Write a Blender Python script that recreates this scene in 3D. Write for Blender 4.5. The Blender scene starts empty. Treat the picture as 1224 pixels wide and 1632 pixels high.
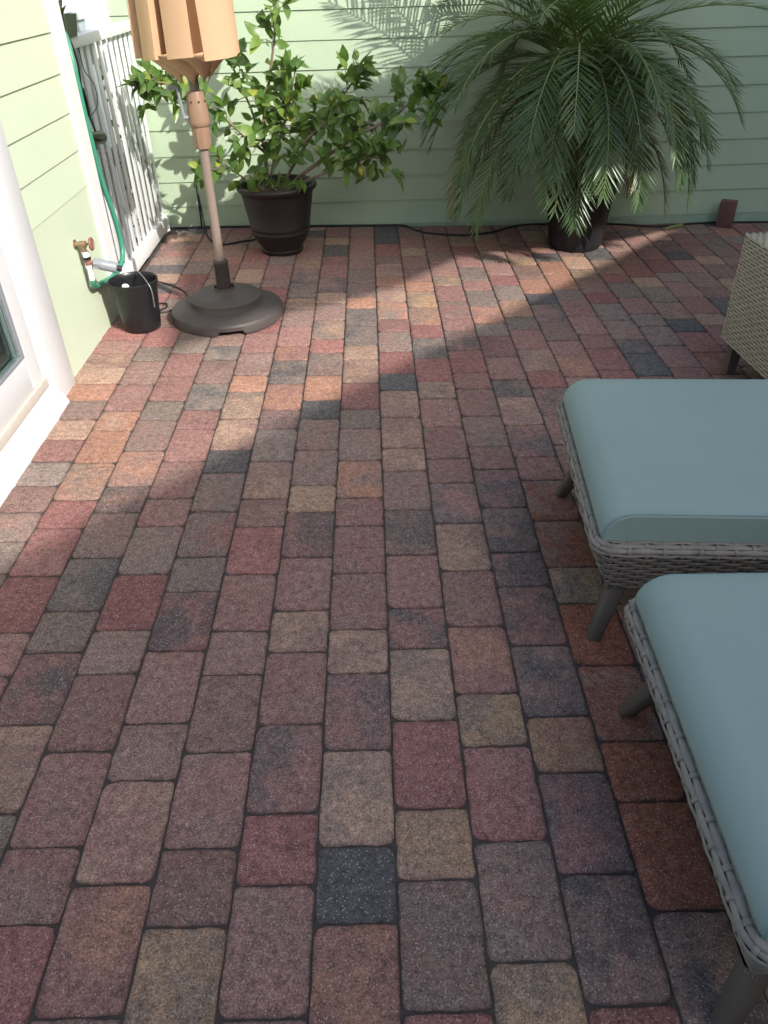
import bpy, bmesh, math, random
from mathutils import Vector, Matrix, Euler, noise as mnoise

# ------------------------------------------------------------------ camera, sky, sun, exposure
sc = bpy.context.scene
C = sc.collection
R = math.radians
PITCH, ROLL, YAW, EYE = math.atan(885.4 / 1226), R(1.85), R(0.1), 1.45
F = Vector((0, math.cos(PITCH), -math.sin(PITCH))); R0 = Vector((1, 0, 0)); U0 = R0.cross(F)
right = R0 * math.cos(ROLL) - U0 * math.sin(ROLL); up = R0 * math.sin(ROLL) + U0 * math.cos(ROLL)
M = Matrix((right, up, -F)).transposed()
M = Matrix.Rotation(-YAW, 3, 'Z') @ M
cam_d = bpy.data.cameras.new('camera'); cam = bpy.data.objects.new('camera', cam_d); C.objects.link(cam)
cam.matrix_world = Matrix.Translation((0, 0, EYE)) @ M.to_4x4()
cam_d.sensor_fit = 'HORIZONTAL'; cam_d.sensor_width = 36; cam_d.lens = 36 * 1226 / 1224
cam_d.clip_start = 0.02; cam_d.clip_end = 400
sc.camera = cam

SUN_EL = R(35.5)
SUN = Vector((-math.cos(SUN_EL) * .7071, math.cos(SUN_EL) * .7071, -math.sin(SUN_EL)))   # travel direction
w = bpy.data.worlds.new('World'); sc.world = w; w.use_nodes = True
wn = w.node_tree.nodes; sky = wn.new('ShaderNodeTexSky'); sky.sky_type = 'NISHITA'; sky.sun_disc = False
sky.sun_elevation = SUN_EL; sky.sun_rotation = R(135); sky.air_density = 1.0; sky.dust_density = 2.4; sky.ozone_density = 0.35
w.node_tree.links.new(sky.outputs[0], wn['Background'].inputs[0]); wn['Background'].inputs[1].default_value = 0.15
sd = bpy.data.lights.new('sun', 'SUN'); sd.energy = 2.85; sd.angle = R(0.53); sd.color = (1.0, .955, .89)
so = bpy.data.objects.new('sun', sd); C.objects.link(so); so.rotation_euler = SUN.to_track_quat('-Z', 'Y').to_euler()
so.location = (6, -6, 8)
sc.view_settings.view_transform = 'Standard'; sc.view_settings.look = 'None'
sc.view_settings.exposure = 1.1; sc.view_settings.gamma = 1; sc.view_settings.use_curve_mapping = False

random.seed(7)
rnd = random.random
def uni(a, b): return a + (b - a) * rnd()
SL = 0.0225                       # the patio falls a little to the right
def gz(x): return -SL * x

# ------------------------------------------------------------------ materials
def newmat(name):
    m = bpy.data.materials.new(name); m.use_nodes = True
    nt = m.node_tree; return m, nt, nt.nodes['Principled BSDF'], nt.nodes, nt.links
def N(nodes, t, **kw):
    n = nodes.new(t)
    for k, v in kw.items(): setattr(n, k, v)
    return n
def mixc(nodes, links, fac, a, b, mode='MIX'):
    n = nodes.new('ShaderNodeMix'); n.data_type = 'RGBA'; n.blend_type = mode
    for s, v in ((0, fac), (6, a), (7, b)):
        if hasattr(v, 'is_output'): links.new(v, n.inputs[s])
        elif s == 0: n.inputs[0].default_value = v
        else: n.inputs[s].default_value = (*v[:3], 1)
    return n.outputs[2]
def ramp(nodes, links, src, p0, p1, a=(0, 0, 0), b=(1, 1, 1)):
    r = nodes.new('ShaderNodeValToRGB'); e = r.color_ramp.elements
    e[0].position = p0; e[1].position = p1; e[0].color = (*a, 1); e[1].color = (*b, 1)
    links.new(src, r.inputs[0]); return r.outputs[0]
def paint(name, col, rough=.5, var=.12, scale=6, bump=.05, bscale=80, spec=.4, dirt=None, dscale=3, dpos=(.55, .75), metal=0):
    m, nt, p, n, l = newmat(name)
    geo = n.new('ShaderNodeNewGeometry')
    t = N(n, 'ShaderNodeTexNoise'); t.inputs['Scale'].default_value = scale; t.inputs['Detail'].default_value = 5
    l.new(geo.outputs['Position'], t.inputs['Vector'])
    c = mixc(n, l, t.outputs['Fac'], tuple(v * (1 - var) for v in col), tuple(min(1, v * (1 + var)) for v in col))
    if dirt:
        t2 = N(n, 'ShaderNodeTexNoise'); t2.inputs['Scale'].default_value = dscale; t2.inputs['Detail'].default_value = 8; t2.inputs['Roughness'].default_value = .65
        l.new(geo.outputs['Position'], t2.inputs['Vector'])
        c = mixc(n, l, ramp(n, l, t2.outputs['Fac'], *dpos), c, dirt)
    l.new(c, p.inputs['Base Color']); p.inputs['Roughness'].default_value = rough; p.inputs['Specular IOR Level'].default_value = spec
    p.inputs['Metallic'].default_value = metal
    if bump:
        t3 = N(n, 'ShaderNodeTexNoise'); t3.inputs['Scale'].default_value = bscale; t3.inputs['Detail'].default_value = 4
        l.new(geo.outputs['Position'], t3.inputs['Vector'])
        b = n.new('ShaderNodeBump'); b.inputs['Strength'].default_value = bump; b.inputs['Distance'].default_value = .01
        l.new(t3.outputs['Fac'], b.inputs['Height']); l.new(b.outputs[0], p.inputs['Normal'])
    return m

def paver_mat(name, kind):
    m, nt, p, n, l = newmat(name)
    A = N(n, 'ShaderNodeAttribute', attribute_type=kind, attribute_name='tone_a')
    B = N(n, 'ShaderNodeAttribute', attribute_type=kind, attribute_name='tone_b')
    E_ = N(n, 'ShaderNodeAttribute', attribute_type='GEOMETRY', attribute_name='rim')
    geo = n.new('ShaderNodeNewGeometry'); oi = n.new('ShaderNodeObjectInfo')
    # long low-frequency blend of the two cast colours
    mp = n.new('ShaderNodeMapping'); mp.inputs['Scale'].default_value = (1, 1, 1)
    l.new(geo.outputs['Position'], mp.inputs['Vector'])
    t = N(n, 'ShaderNodeTexNoise'); t.noise_dimensions = '4D'; t.inputs['Scale'].default_value = 9; t.inputs['Detail'].default_value = 6; t.inputs['Roughness'].default_value = .62
    l.new(mp.outputs[0], t.inputs['Vector'])
    ml = N(n, 'ShaderNodeMath', operation='MULTIPLY'); ml.inputs[1].default_value = 40; l.new(oi.outputs['Random'], ml.inputs[0]); l.new(ml.outputs[0], t.inputs['W'])
    c = mixc(n, l, ramp(n, l, t.outputs['Fac'], .42, .60), A.outputs['Color'], B.outputs['Color'])
    # mid mottling
    t2 = N(n, 'ShaderNodeTexNoise'); t2.inputs['Scale'].default_value = 55; t2.inputs['Detail'].default_value = 5; t2.inputs['Roughness'].default_value = .7
    l.new(geo.outputs['Position'], t2.inputs['Vector'])
    c = mixc(n, l, 1.0, c, ramp(n, l, t2.outputs['Fac'], .28, .72, (.60, .59, .60), (1.42, 1.40, 1.38)), 'MULTIPLY')
    # fine sand grain
    t3 = N(n, 'ShaderNodeTexNoise'); t3.inputs['Scale'].default_value = 250; t3.inputs['Detail'].default_value = 4; t3.inputs['Roughness'].default_value = .85
    l.new(geo.outputs['Position'], t3.inputs['Vector'])
    c = mixc(n, l, 1.0, c, ramp(n, l, t3.outputs['Fac'], .36, .64, (.40, .40, .41), (1.66, 1.63, 1.60)), 'MULTIPLY')
    # pale grit specks
    v = N(n, 'ShaderNodeTexVoronoi'); v.inputs['Scale'].default_value = 260; l.new(geo.outputs['Position'], v.inputs['Vector'])
    sep = n.new('ShaderNodeSeparateColor'); l.new(v.outputs['Color'], sep.inputs[0])
    near = N(n, 'ShaderNodeMath', operation='LESS_THAN'); near.inputs[1].default_value = .42; l.new(v.outputs['Distance'], near.inputs[0])
    pick = N(n, 'ShaderNodeMath', operation='GREATER_THAN'); pick.inputs[1].default_value = .885; l.new(sep.outputs[0], pick.inputs[0])
    both = N(n, 'ShaderNodeMath', operation='MULTIPLY'); l.new(near.outputs[0], both.inputs[0]); l.new(pick.outputs[0], both.inputs[1])
    f = N(n, 'ShaderNodeMath', operation='MULTIPLY'); f.inputs[1].default_value = .55; l.new(both.outputs[0], f.inputs[0])
    c = mixc(n, l, f.outputs[0], c, (.60, .52, .47))
    # sand and grime packed along the tumbled edges
    t4 = N(n, 'ShaderNodeTexNoise'); t4.inputs['Scale'].default_value = 38; t4.inputs['Detail'].default_value = 4
    l.new(geo.outputs['Position'], t4.inputs['Vector'])
    rr = N(n, 'ShaderNodeMath', operation='MULTIPLY'); l.new(E_.outputs['Fac'], rr.inputs[0]); l.new(ramp(n, l, t4.outputs['Fac'], .30, .62), rr.inputs[1])
    rs = N(n, 'ShaderNodeMath', operation='MULTIPLY'); rs.inputs[1].default_value = .72; l.new(rr.outputs[0], rs.inputs[0])
    c = mixc(n, l, rs.outputs[0], c, (.060, .048, .045))
    l.new(c, p.inputs['Base Color']); p.inputs['Roughness'].default_value = .92; p.inputs['Specular IOR Level'].default_value = .2
    add = N(n, 'ShaderNodeMath', operation='ADD'); l.new(t3.outputs['Fac'], add.inputs[0])
    m2 = N(n, 'ShaderNodeMath', operation='MULTIPLY'); m2.inputs[1].default_value = 1.6; l.new(t2.outputs['Fac'], m2.inputs[0]); l.new(m2.outputs[0], add.inputs[1])
    b = n.new('ShaderNodeBump'); b.inputs['Strength'].default_value = .8; b.inputs['Distance'].default_value = .004
    l.new(add.outputs[0], b.inputs['Height']); l.new(b.outputs[0], p.inputs['Normal'])
    return m

def leafmat(name, c1, c2, rough=.38, trans=.3, tc=None, c3=None):
    m, nt, p, n, l = newmat(name)
    oi = n.new('ShaderNodeObjectInfo'); geo = n.new('ShaderNodeNewGeometry')
    t = N(n, 'ShaderNodeTexNoise'); t.inputs['Scale'].default_value = 14; t.inputs['Detail'].default_value = 3; l.new(geo.outputs['Position'], t.inputs['Vector'])
    ad = N(n, 'ShaderNodeMath', operation='ADD'); l.new(oi.outputs['Random'], ad.inputs[0]); l.new(t.outputs['Fac'], ad.inputs[1])
    hf = N(n, 'ShaderNodeMath', operation='MULTIPLY'); hf.inputs[1].default_value = .5; l.new(ad.outputs[0], hf.inputs[0])
    c = mixc(n, l, ramp(n, l, hf.outputs[0], .25, .7), c1, c2)
    if c3: c = mixc(n, l, ramp(n, l, oi.outputs['Random'], .86, .93), c, c3)
    l.new(c, p.inputs['Base Color']); p.inputs['Roughness'].default_value = rough
    tr = n.new('ShaderNodeBsdfTranslucent'); l.new(mixc(n, l, .6, c, tc or (.28, .40, .05)), tr.inputs[0])
    mx = n.new('ShaderNodeMixShader'); mx.inputs[0].default_value = trans
    l.new(p.outputs[0], mx.inputs[1]); l.new(tr.outputs[0], mx.inputs[2]); l.new(mx.outputs[0], n['Material Output'].inputs[0])
    return m

MT = {}
MT['paver'] = paver_mat('paver_concrete', 'OBJECT'); MT['paver_far'] = paver_mat('paver_concrete_joined', 'GEOMETRY')
MT['sand'] = paint('joint_sand', (.065, .052, .046), .95, .35, 30, .5, 200)
MT['soil'] = paint('soil', (.07, .05, .035), .95, .4, 25, .8, 60, dirt=(.16, .12, .08), dscale=40, dpos=(.5, .7))
MT['siding'] = paint('green_siding', (.42, .525, .37), .55, .035, 3, .06, 160, dirt=(.365, .455, .32), dscale=2.2, dpos=(.55, .95))
MT['siding_side'] = paint('pale_green_siding', (.53, .60, .46), .55, .03, 3, .06, 160, dirt=(.49, .55, .42), dscale=2.5, dpos=(.55, .95))
MT['found'] = paint('painted_foundation', (.34, .45, .34), .7, .1, 12, .2, 60, dirt=(.22, .21, .16), dscale=9, dpos=(.5, .8))
MT['white'] = paint('white_vinyl', (.70, .70, .71), .38, .02, 4, .02, 60, dirt=(.62, .61, .60), dscale=6, dpos=(.6, .95))
MT['white_d'] = paint('white_door_paint', (.64, .65, .67), .35, .02, 4, .015, 60)
MT['track'] = paint('beige_track', (.55, .50, .44), .5, .08, 20, .05, 90)
MT['black_pl'] = paint('black_plastic', (.012, .012, .014), .32, .2, 9, .03, 90, spec=.5)
MT['black_rub'] = paint('black_rubber', (.014, .014, .016), .5, .2, 9, 0)
MT['brown_pl'] = paint('brown_plastic_pot', (.022, .016, .017), .45, .2, 7, .06, 110, dirt=(.07, .055, .05), dscale=5, dpos=(.6, .9))
MT['pot_black'] = paint('black_nursery_pot', (.014, .013, .016), .5, .25, 7, .05, 90, dirt=(.05, .045, .045), dscale=5, dpos=(.6, .9))
MT['potsoil'] = paint('potting_mix', (.05, .035, .025), .95, .5, 60, 1.0, 70, dirt=(.20, .15, .10), dscale=60, dpos=(.52, .66))
MT['canvas'] = paint('tan_canvas', (.50, .325, .195), .85, .08, 5, .12, 500, dirt=(.42, .26, .155), dscale=3, dpos=(.5, .9))
MT['tan_pl'] = paint('tan_plastic', (.27, .17, .115), .42, .06, 8, .02, 60)
MT['pole'] = paint('taupe_pole', (.225, .175, .148), .38, .10, 12, .02, 60, dirt=(.17, .12, .095), dscale=14, dpos=(.55, .8))
MT['base'] = paint('bronze_base', (.070, .057, .054), .55, .12, 8, .12, 200, dirt=(.105, .088, .083), dscale=6, dpos=(.5, .8))
MT['socket'] = paint('dark_socket', (.045, .038, .036), .45, .1, 9, .03, 90)
MT['wicker'] = paint('grey_wicker', (.245, .217, .185), .6, .2, 45, .1, 300, dirt=(.15, .132, .115), dscale=26, dpos=(.5, .8))
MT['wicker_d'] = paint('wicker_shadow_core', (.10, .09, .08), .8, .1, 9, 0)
MT['wickerb'] = paint('beige_wicker', (.40, .355, .265), .55, .2, 45, .1, 300, dirt=(.33, .29, .21), dscale=26, dpos=(.5, .8))
MT['legw'] = paint('brown_leg', (.105, .088, .075), .45, .12, 30, .05, 90)
MT['cushion'] = paint('seafoam_canvas', (.262, .340, .312), .85, .035, 4, .10, 900, dirt=(.24, .312, .288), dscale=2.4, dpos=(.5, .9))
MT['piping'] = paint('seafoam_piping', (.21, .31, .305), .85, .05, 4, .10, 900)
MT['bark'] = paint('lemon_bark', (.20, .155, .115), .8, .3, 40, .4, 90)
MT['leaf'] = leafmat('lemon_leaf', (.060, .130, .028), (.19, .29, .06), .34, .30, None, (.30, .34, .05))
MT['lemon'] = paint('lemon_skin', (.50, .48, .12), .45, .1, 20, .1, 150)
MT['frond'] = leafmat('palm_leaflet', (.034, .074, .024), (.075, .128, .040), .36, .22)
MT['frond_l'] = leafmat('palm_leaflet_young', (.10, .18, .055), (.16, .25, .08), .36, .3)
MT['frond_y'] = leafmat('palm_leaflet_yellowing', (.10, .125, .03), (.24, .20, .05), .45, .25, (.4, .35, .05))
MT['frond_b'] = leafmat('palm_leaflet_dry', (.13, .07, .04), (.20, .12, .07), .7, .15, (.3, .15, .05))
MT['rachis'] = paint('palm_rachis', (.17, .20, .07), .45, .25, 20, .05, 90)
MT['fibre'] = paint('palm_fibre', (.10, .07, .045), .95, .5, 40, 1, 60)
MT['hose'] = paint('green_hose', (.045, .235, .150), .38, .12, 60, .03, 90)
MT['brass'] = paint('weathered_brass', (.30, .21, .13), .45, .25, 60, .1, 90, metal=.6)
MT['redh'] = paint('worn_red_handle', (.23, .105, .075), .5, .3, 90, .1, 90)
MT['pvc'] = paint('white_pvc', (.72, .70, .68), .4, .04, 20, 0)
MT['greypl'] = paint('grey_timer_plastic', (.23, .25, .28), .4, .06, 20, .02, 60)
MT['greybox'] = paint('blue_grey_board', (.36, .42, .46), .5, .05, 6, .02, 60)
MT['steel'] = paint('galvanised_wire', (.35, .35, .36), .35, .1, 30, 0, metal=.8)
MT['brick'] = paint('brown_brick', (.16, .075, .065), .85, .25, 40, .3, 200, dirt=(.08, .05, .05), dscale=14, dpos=(.45, .7))
MT['shrub'] = leafmat('shrub_leaf', (.04, .09, .02), (.11, .19, .04), .4, .25)
MT['stucco'] = paint('white_stucco', (.78, .78, .76), .8, .03, 6, .2, 120)
MT['roof'] = paint('grey_shingle', (.12, .115, .11), .9, .2, 12, .3, 60)
MT['sail'] = paint('sail_cloth', (.55, .50, .42), .8, .05, 4, .05, 300)
MT['room'] = paint('room_wall', (.10, .19, .17), .8, .1, 4, 0)
MT['curtain'] = paint('curtain_cloth', (.30, .42, .38), .8, .1, 4, 0)
g_, gnt, gp, gn, gl = newmat('door_glass'); gp.inputs['Base Color'].default_value = (.72, .86, .82, 1); gp.inputs['Roughness'].default_value = .02
gp.inputs['Transmission Weight'].default_value = 1; gp.inputs['IOR'].default_value = 1.45; MT['glass'] = g_

# ------------------------------------------------------------------ mesh helpers
class MB:
    def __init__(s): s.v = []; s.f = []
    def add(s, vs, fs):
        o = len(s.v); s.v += [tuple(p) for p in vs]; s.f += [tuple(i + o for i in f) for f in fs]; return s
    def box(s, lo, hi, bev=0.0):
        bm = bmesh.new(); bmesh.ops.create_cube(bm, size=1)
        lo = Vector(lo); hi = Vector(hi); d = hi - lo; c = (hi + lo) / 2
        for v in bm.verts: v.co = Vector((v.co.x * d.x, v.co.y * d.y, v.co.z * d.z)) + c
        if bev: bmesh.ops.bevel(bm, geom=bm.edges[:] + bm.verts[:], offset=bev, segments=2, profile=.5, affect='EDGES')
        bm.verts.index_update(); s.add([v.co[:] for v in bm.verts], [[v.index for v in f.verts] for f in bm.faces]); bm.free(); return s
    def tube(s, pts, rad, n=8, cap=True, ry=None):
        pts = [Vector(p) for p in pts]; m = len(pts)
        if not hasattr(rad, '__len__'): rad = [rad] * m
        prev = None; rings = []
        for i, p in enumerate(pts):
            t = (pts[min(i + 1, m - 1)] - pts[max(i - 1, 0)]).normalized()
            if prev is None:
                a = Vector((0, 0, 1)) if abs(t.z) < .9 else Vector((1, 0, 0)); u = t.cross(a).normalized()
            else: u = (prev - t * prev.dot(t)).normalized()
            prev = u; q = t.cross(u)
            rings.append([p + (u * math.cos(2 * math.pi * k / n) + q * math.sin(2 * math.pi * k / n)) * rad[i] for k in range(n)])
        vs = [v for r in rings for v in r]; fs = []
        for i in range(m - 1):
            for k in range(n): fs.append((i * n + k, i * n + (k + 1) % n, (i + 1) * n + (k + 1) % n, (i + 1) * n + k))
        if cap: fs.append(tuple(range(n))[::-1]); fs.append(tuple((m - 1) * n + k for k in range(n)))
        return s.add(vs, fs)
    def lathe(s, prof, c=(0, 0, 0), n=40, cap0=True, cap1=False, wob=None):
        vs = []; fs = []; m = len(prof)
        for i, (r, z) in enumerate(prof):
            for k in range(n):
                a = 2 * math.pi * k / n; rr = r * (wob(a, z) if wob else 1)
                vs.append((c[0] + rr * math.cos(a), c[1] + rr * math.sin(a), c[2] + z))
        for i in range(m - 1):
            for k in range(n): fs.append((i * n + k, i * n + (k + 1) % n, (i + 1) * n + (k + 1) % n, (i + 1) * n + k))
        if cap0: fs.append(tuple(range(n))[::-1])
        if cap1: fs.append(tuple((m - 1) * n + k for k in range(n)))
        return s.add(vs, fs)
    def grid(s, rows, closed=False):
        n = len(rows[0]); fs = []
        for i in range(len(rows) - 1):
            for k in range(n if closed else n - 1): fs.append((i * n + k, i * n + (k + 1) % n, (i + 1) * n + (k + 1) % n, (i + 1) * n + k))
        return s.add([v for r in rows for v in r], fs)
    def mesh(s, name, mat, smooth=True, ang=40):
        me = bpy.data.meshes.new(name); me.from_pydata(s.v, [], s.f); me.validate(); me.materials.append(mat)
        if smooth:
            for p in me.polygons: p.use_smooth = True
            me.set_sharp_from_angle(angle=R(ang))
        return me
    def build(s, name, mat, parent=None, smooth=True, ang=40):
        return link(name, s.mesh(name, MT[mat] if isinstance(mat, str) else mat, smooth, ang), parent)
def link(name, me, parent=None):
    o = bpy.data.objects.new(name, me); C.objects.link(o)
    if parent: o.parent = parent
    return o
def tag(o, label=None, cat=None, group=None, kind=None):
    if label: o['label'] = label
    if cat: o['category'] = cat
    if group: o['group'] = group
    if kind: o['kind'] = kind
    return o
def thing(name, label, cat, loc=(0, 0, 0), rz=0, group=None):
    o = bpy.data.objects.new(name, None); C.objects.link(o); o.location = loc; o.rotation_euler = (0, 0, rz); o.empty_display_size = .1
    return tag(o, label, cat, group)
def smooth_path(pts, k=6):
    pts = [Vector(p) for p in pts]; out = []
    for i in range(len(pts) - 1):
        p0 = pts[max(i - 1, 0)]; p1 = pts[i]; p2 = pts[i + 1]; p3 = pts[min(i + 2, len(pts) - 1)]
        for j in range(k):
            t = j / k
            out.append(.5 * ((2 * p1) + (p2 - p0) * t + (2 * p0 - 5 * p1 + 4 * p2 - p3) * t * t + (3 * p1 - p0 - 3 * p2 + p3) * t ** 3))
    out.append(pts[-1]); return out

# ------------------------------------------------------------------ ground and patio
tag(MB().add([(-60, -60, -.19), (60, -60, -.19), (60, 60, -.19), (-60, 60, -.19)], [(0, 1, 2, 3)]).build('ground', 'soil'), kind='structure')

patio = bpy.data.objects.new('patio', None); C.objects.link(patio); tag(patio, kind='structure'); patio['label'] = 'patio of tumbled red brown and grey concrete pavers'
patio.rotation_euler = (0, math.atan(SL), 0)
MB().box((-1.345, -2.0, -.085), (4.6, 5.262, -.0062)).build('joint_sand', 'sand', patio, False)

TONE = {'R': (.300, .143, .130), 'r': (.298, .165, .146), 'B': (.280, .180, .154), 'G': (.240, .187, .160), 'K': (.128, .119, .118),
        'T': (.385, .258, .192), 'Y': (.415, .272, .172), 'O': (.395, .215, .152), 'S': (.29, .118, .080)}
LL, SS, CW = .2308, .1538, .157
COL = {
 -8:(1.733,"SG SGB SB SG Sr ST SBG SO ST SBT SrB SR Sr SB SR"),
 -7:(1.105,"LrK SrB LR LrR SR LOG LO STO LrB LB SG LR SB LG Lr SR LG LB SB LrB"),
 -6:(0.722,"LG LBT LrK SG LGK LBG SBK LOB LBG SG Lr Lr SG LG LR SB LBG LrB Sr LB LB"),
 -5:(0.491,"LR SrB LrB LrB SBG LR LGB SrB LrB Lr Sr LGK LB SGK LB Lr SB LG LT SrB LR LB"),
 -4:(0.565,"LrO LrT SB LrB LrK SG LGr LGB SK LTB LTG SO LB Lr SR LrB LR SB Lr LG SB"),
 -3:(0.481,"LYG SrB LrB LB SB LrB LR SB LBT LG SrK LrO LGK SrO Lr LB ST LG LBK ST LrB LB SK"),
 -2:(0.325,"LB LrB SR LrK LrB STB LrB LKr ST LBG LGB SK LO LBG SR LGT LBG ST LKB Lr Sr LK ST Lr"),
 -1:(0.479,"LrO SK LTG LrK STB LBr LrB SrB LOB LBG SG LrR LBT ST LGK LGK SO LGB LGB SB LrB Lr LB"),
 0:(0.329,"LR LBG SYT LR LTG SrK LrB LBK LBG STB LBT LBT SK LR LGB Sr LGO LBT SO LBT SB LR SK LK"),
 1:(0.406,"LYG LBG LRr SYG LrO LrB LBT LKr SrB LrG LrB SGT LR LGK SR LOG LYG SO LrB LrB ST Lr LB"),
 2:(0.333,"LR LBK LKr SOY LBK LrK SrK LKB LrK SrB LBG LrG Sr LR LBK Sr LrG Lr SGY LrB LB LrR LrO"),
 3:(0.489,"LBK LS SS LSB LS SGY LSB LBS Sr LrK LBT SGK LrB Lr SG LrO LG Sr LG Lr SR LBT Lr"),
 4:(2.182,"LB LrB LrK SR LBT Lr SG LTO LG SR LrB LGB LOB LB"),
 5:(2.738,"LBT LrO SrB LBG LBK SK LO LB SGY Lr"),
 6:(2.802,"LR LR Sr LrB LrB SG LO LO SK LrO"),
 7:(2.742,"Lr LK SGK LrG LG SR LB SGY LT"),
 8:(2.896,"Sr LrB LGB SG LrB LG SR LTB"),
 9:(2.978,"LrS LR SK LBT LG ST LR LBr"),
 10:(3.279,"Lr ST Lr LB SG LR")}
rp = random.Random(11)
def rcode(): return rp.choice(['rB', 'R', 'rB', 'BG', 'r', 'G', 'B', 'rK', 'T', 'BT', 'R', 'rO', 'GB', 'K'])
pieces = []           # (cx, cy, wx, ly, code, border)
NEAR, FAR = -.75, 5.256
for k in range(-8, 23):
    y0, seq = COL.get(k, (None, ''))
    if y0 is None: y0 = 2.0 + rp.uniform(0, .6)
    items = [(t[0], t[1:]) for t in seq.split()]
    border = k == -8
    ln = lambda t: LL if t == 'L' else SS
    xl, xr = (-1.325, -1.096) if border else (.003 + CW * k, .003 + CW * (k + 1))
    def put(a, b, code):
        if b > FAR: b = FAR
        if b - a < .035: return
        pieces.append(((xl + xr) / 2, (a + b) / 2, xr - xl, b - a, code, border))
    y = y0; pat = 'SSS' if border else 'LLS'
    for t, c in items: put(y, y + ln(t), c); y += ln(t)
    i = rp.randrange(3)
    while y < FAR - .03: t = pat[i % 3]; put(y, y + ln(t), rcode()); y += ln(t); i += 1
    y = y0
    i = rp.randrange(3)
    while y > NEAR: t = pat[i % 3]; put(y - ln(t), y, rcode()); y -= ln(t); i += 1

def paver_mesh(wx, ly, rg):
    """tumbled block: rounded corners, worn uneven arrises, slightly domed top"""
    g = .0007; hx, hy = wx / 2 - g, ly / 2 - g
    out = []; rads = [rg.uniform(.008, .022) for _ in range(4)]
    for ci, (sx, sy) in enumerate(((1, 1), (-1, 1), (-1, -1), (1, -1))):
        r = rads[ci]; cx, cy = sx * (hx - r), sy * (hy - r); a0 = (0, 90, 180, 270)[ci]
        for a in (0, 45, 90):
            q = R(a0 + a); out.append([cx + r * math.cos(q), cy + r * math.sin(q)])
        nxt = ((-1, 1), (-1, -1), (1, -1), (1, 1))[ci]
        for f in (.2, .4, .6, .8):
            mx = sx * (hx - r * .6) * (1 - f) + nxt[0] * (hx - r * .6) * f if sx != nxt[0] else sx * hx
            my = sy * (hy - r * .6) * (1 - f) + nxt[1] * (hy - r * .6) * f if sy != nxt[1] else sy * hy
            out.append([mx, my])
    n = len(out)
    for p in out:
        j = rg.uniform(-.0030, .0008); d = math.hypot(*p); p[0] += p[0] / d * j; p[1] += p[1] / d * j
    vs = []; rim = []; tilt = (rg.uniform(-.007, .007), rg.uniform(-.007, .007)); dz = rg.uniform(-.0015, .0012)
    def ring(ins, z, e, jit):
        for p in out:
            s0 = max(0, 1 - ins / (hx)); s1 = max(0, 1 - ins / (hy)); x, y = p[0] * s0, p[1] * s1
            vs.append((x, y, z + dz + tilt[0] * x + tilt[1] * y + rg.uniform(-jit, jit))); rim.append(e)
    ring(0, -.055, 1, 0); ring(0, -.0062, .9, .0012); ring(.0018, -.0022, .32, .0010); ring(.0080, -.0008, .07, .0006); ring(.028, .0008, 0, .0005)
    fs = []
    for i in range(4):
        for k in range(n): fs.append((i * n + k, i * n + (k + 1) % n, (i + 1) * n + (k + 1) % n, (i + 1) * n + k))
    fs.append(tuple(4 * n + k for k in range(n)))
    return vs, fs, rim

def in_view(px, py):
    d = M.transposed() @ Vector((px, py, gz(px) - EYE))
    if d.z >= -.05: return 0
    u, v = d.x / -d.z * 1226, d.y / -d.z * 1226
    if abs(u) > 660 or abs(v) > 870: return 0
    return 1 / (d.length ** 2) * abs(d.normalized().y + .6)
def tones(code):
    a = TONE[code[0]]; b = TONE[code[1]] if len(code) > 1 else tuple(v * q_ * k_ for q_ in (rp.uniform(.82, 1.10),) for v, k_ in zip(a, (rp.uniform(.96, 1.04), 1, rp.uniform(.96, 1.04))))
    if len(code) > 1 and code[1] in 'KG': b = tuple(p_ * .8 + q_ * .2 for p_, q_ in zip(b, a))
    if len(code) > 1 and code[0] == 'K': a = tuple(p_ * .75 + q_ * .25 for p_, q_ in zip(a, b))
    j = rp.uniform(.80, 1.02); return tuple(v * j for v in a), tuple(v * j for v in b)
cache = {}
def paver_variant(wx, ly):
    t = (round(wx, 2), round(ly, 2)); key = (t, rp.randrange(8))
    if key not in cache:
        vs, fs, rim = paver_mesh(wx, ly, rp)
        me = bpy.data.meshes.new('paver'); me.from_pydata(vs, [], fs); me.materials.append(MT['paver'])
        at = me.attributes.new('rim', 'FLOAT', 'POINT'); at.data.foreach_set('value', rim)
        for p in me.polygons: p.use_smooth = True
        me.set_sharp_from_angle(angle=R(60)); cache[key] = (me, ly)
    return cache[key]
order = sorted(range(len(pieces)), key=lambda i: -in_view(pieces[i][0], pieces[i][1]))
singles = set([i for i in order if not pieces[i][5]][:300]) | set(i for i in range(len(pieces)) if pieces[i][5] and pieces[i][1] > 1.5)
jv, jf, jr, ja, jb = [], [], [], [], []
for i, (cx, cy, wx, ly, code, border) in enumerate(pieces):
    ta, tb = tones(code)
    if i in singles:
        me, l0 = paver_variant(wx, ly)
        o = link('border_paver' if border else 'paver', me, patio)
        o.location = (cx, cy, 0); o.scale = (1, ly / l0, 1)
        o['tone_a'] = [*ta, 1.0]; o['tone_b'] = [*tb, 1.0]
    else:
        vs, fs, rim = paver_mesh(wx, ly, rp); b0 = len(jv)
        jv += [(x + cx, y + cy, z) for x, y, z in vs]; jf += [tuple(q + b0 for q in f) for f in fs]; jr += rim
        ja += [(*ta, 1)] * len(vs); jb += [(*tb, 1)] * len(vs)
me = bpy.data.meshes.new('remaining_pavers'); me.from_pydata(jv, [], jf); me.materials.append(MT['paver_far'])
me.attributes.new('rim', 'FLOAT', 'POINT').data.foreach_set('value', jr)
for nm, d in (('tone_a', ja), ('tone_b', jb)):
    me.attributes.new(nm, 'FLOAT_COLOR', 'POINT').data.foreach_set('color', [c for q in d for c in q])
for p in me.polygons: p.use_smooth = True
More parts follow.
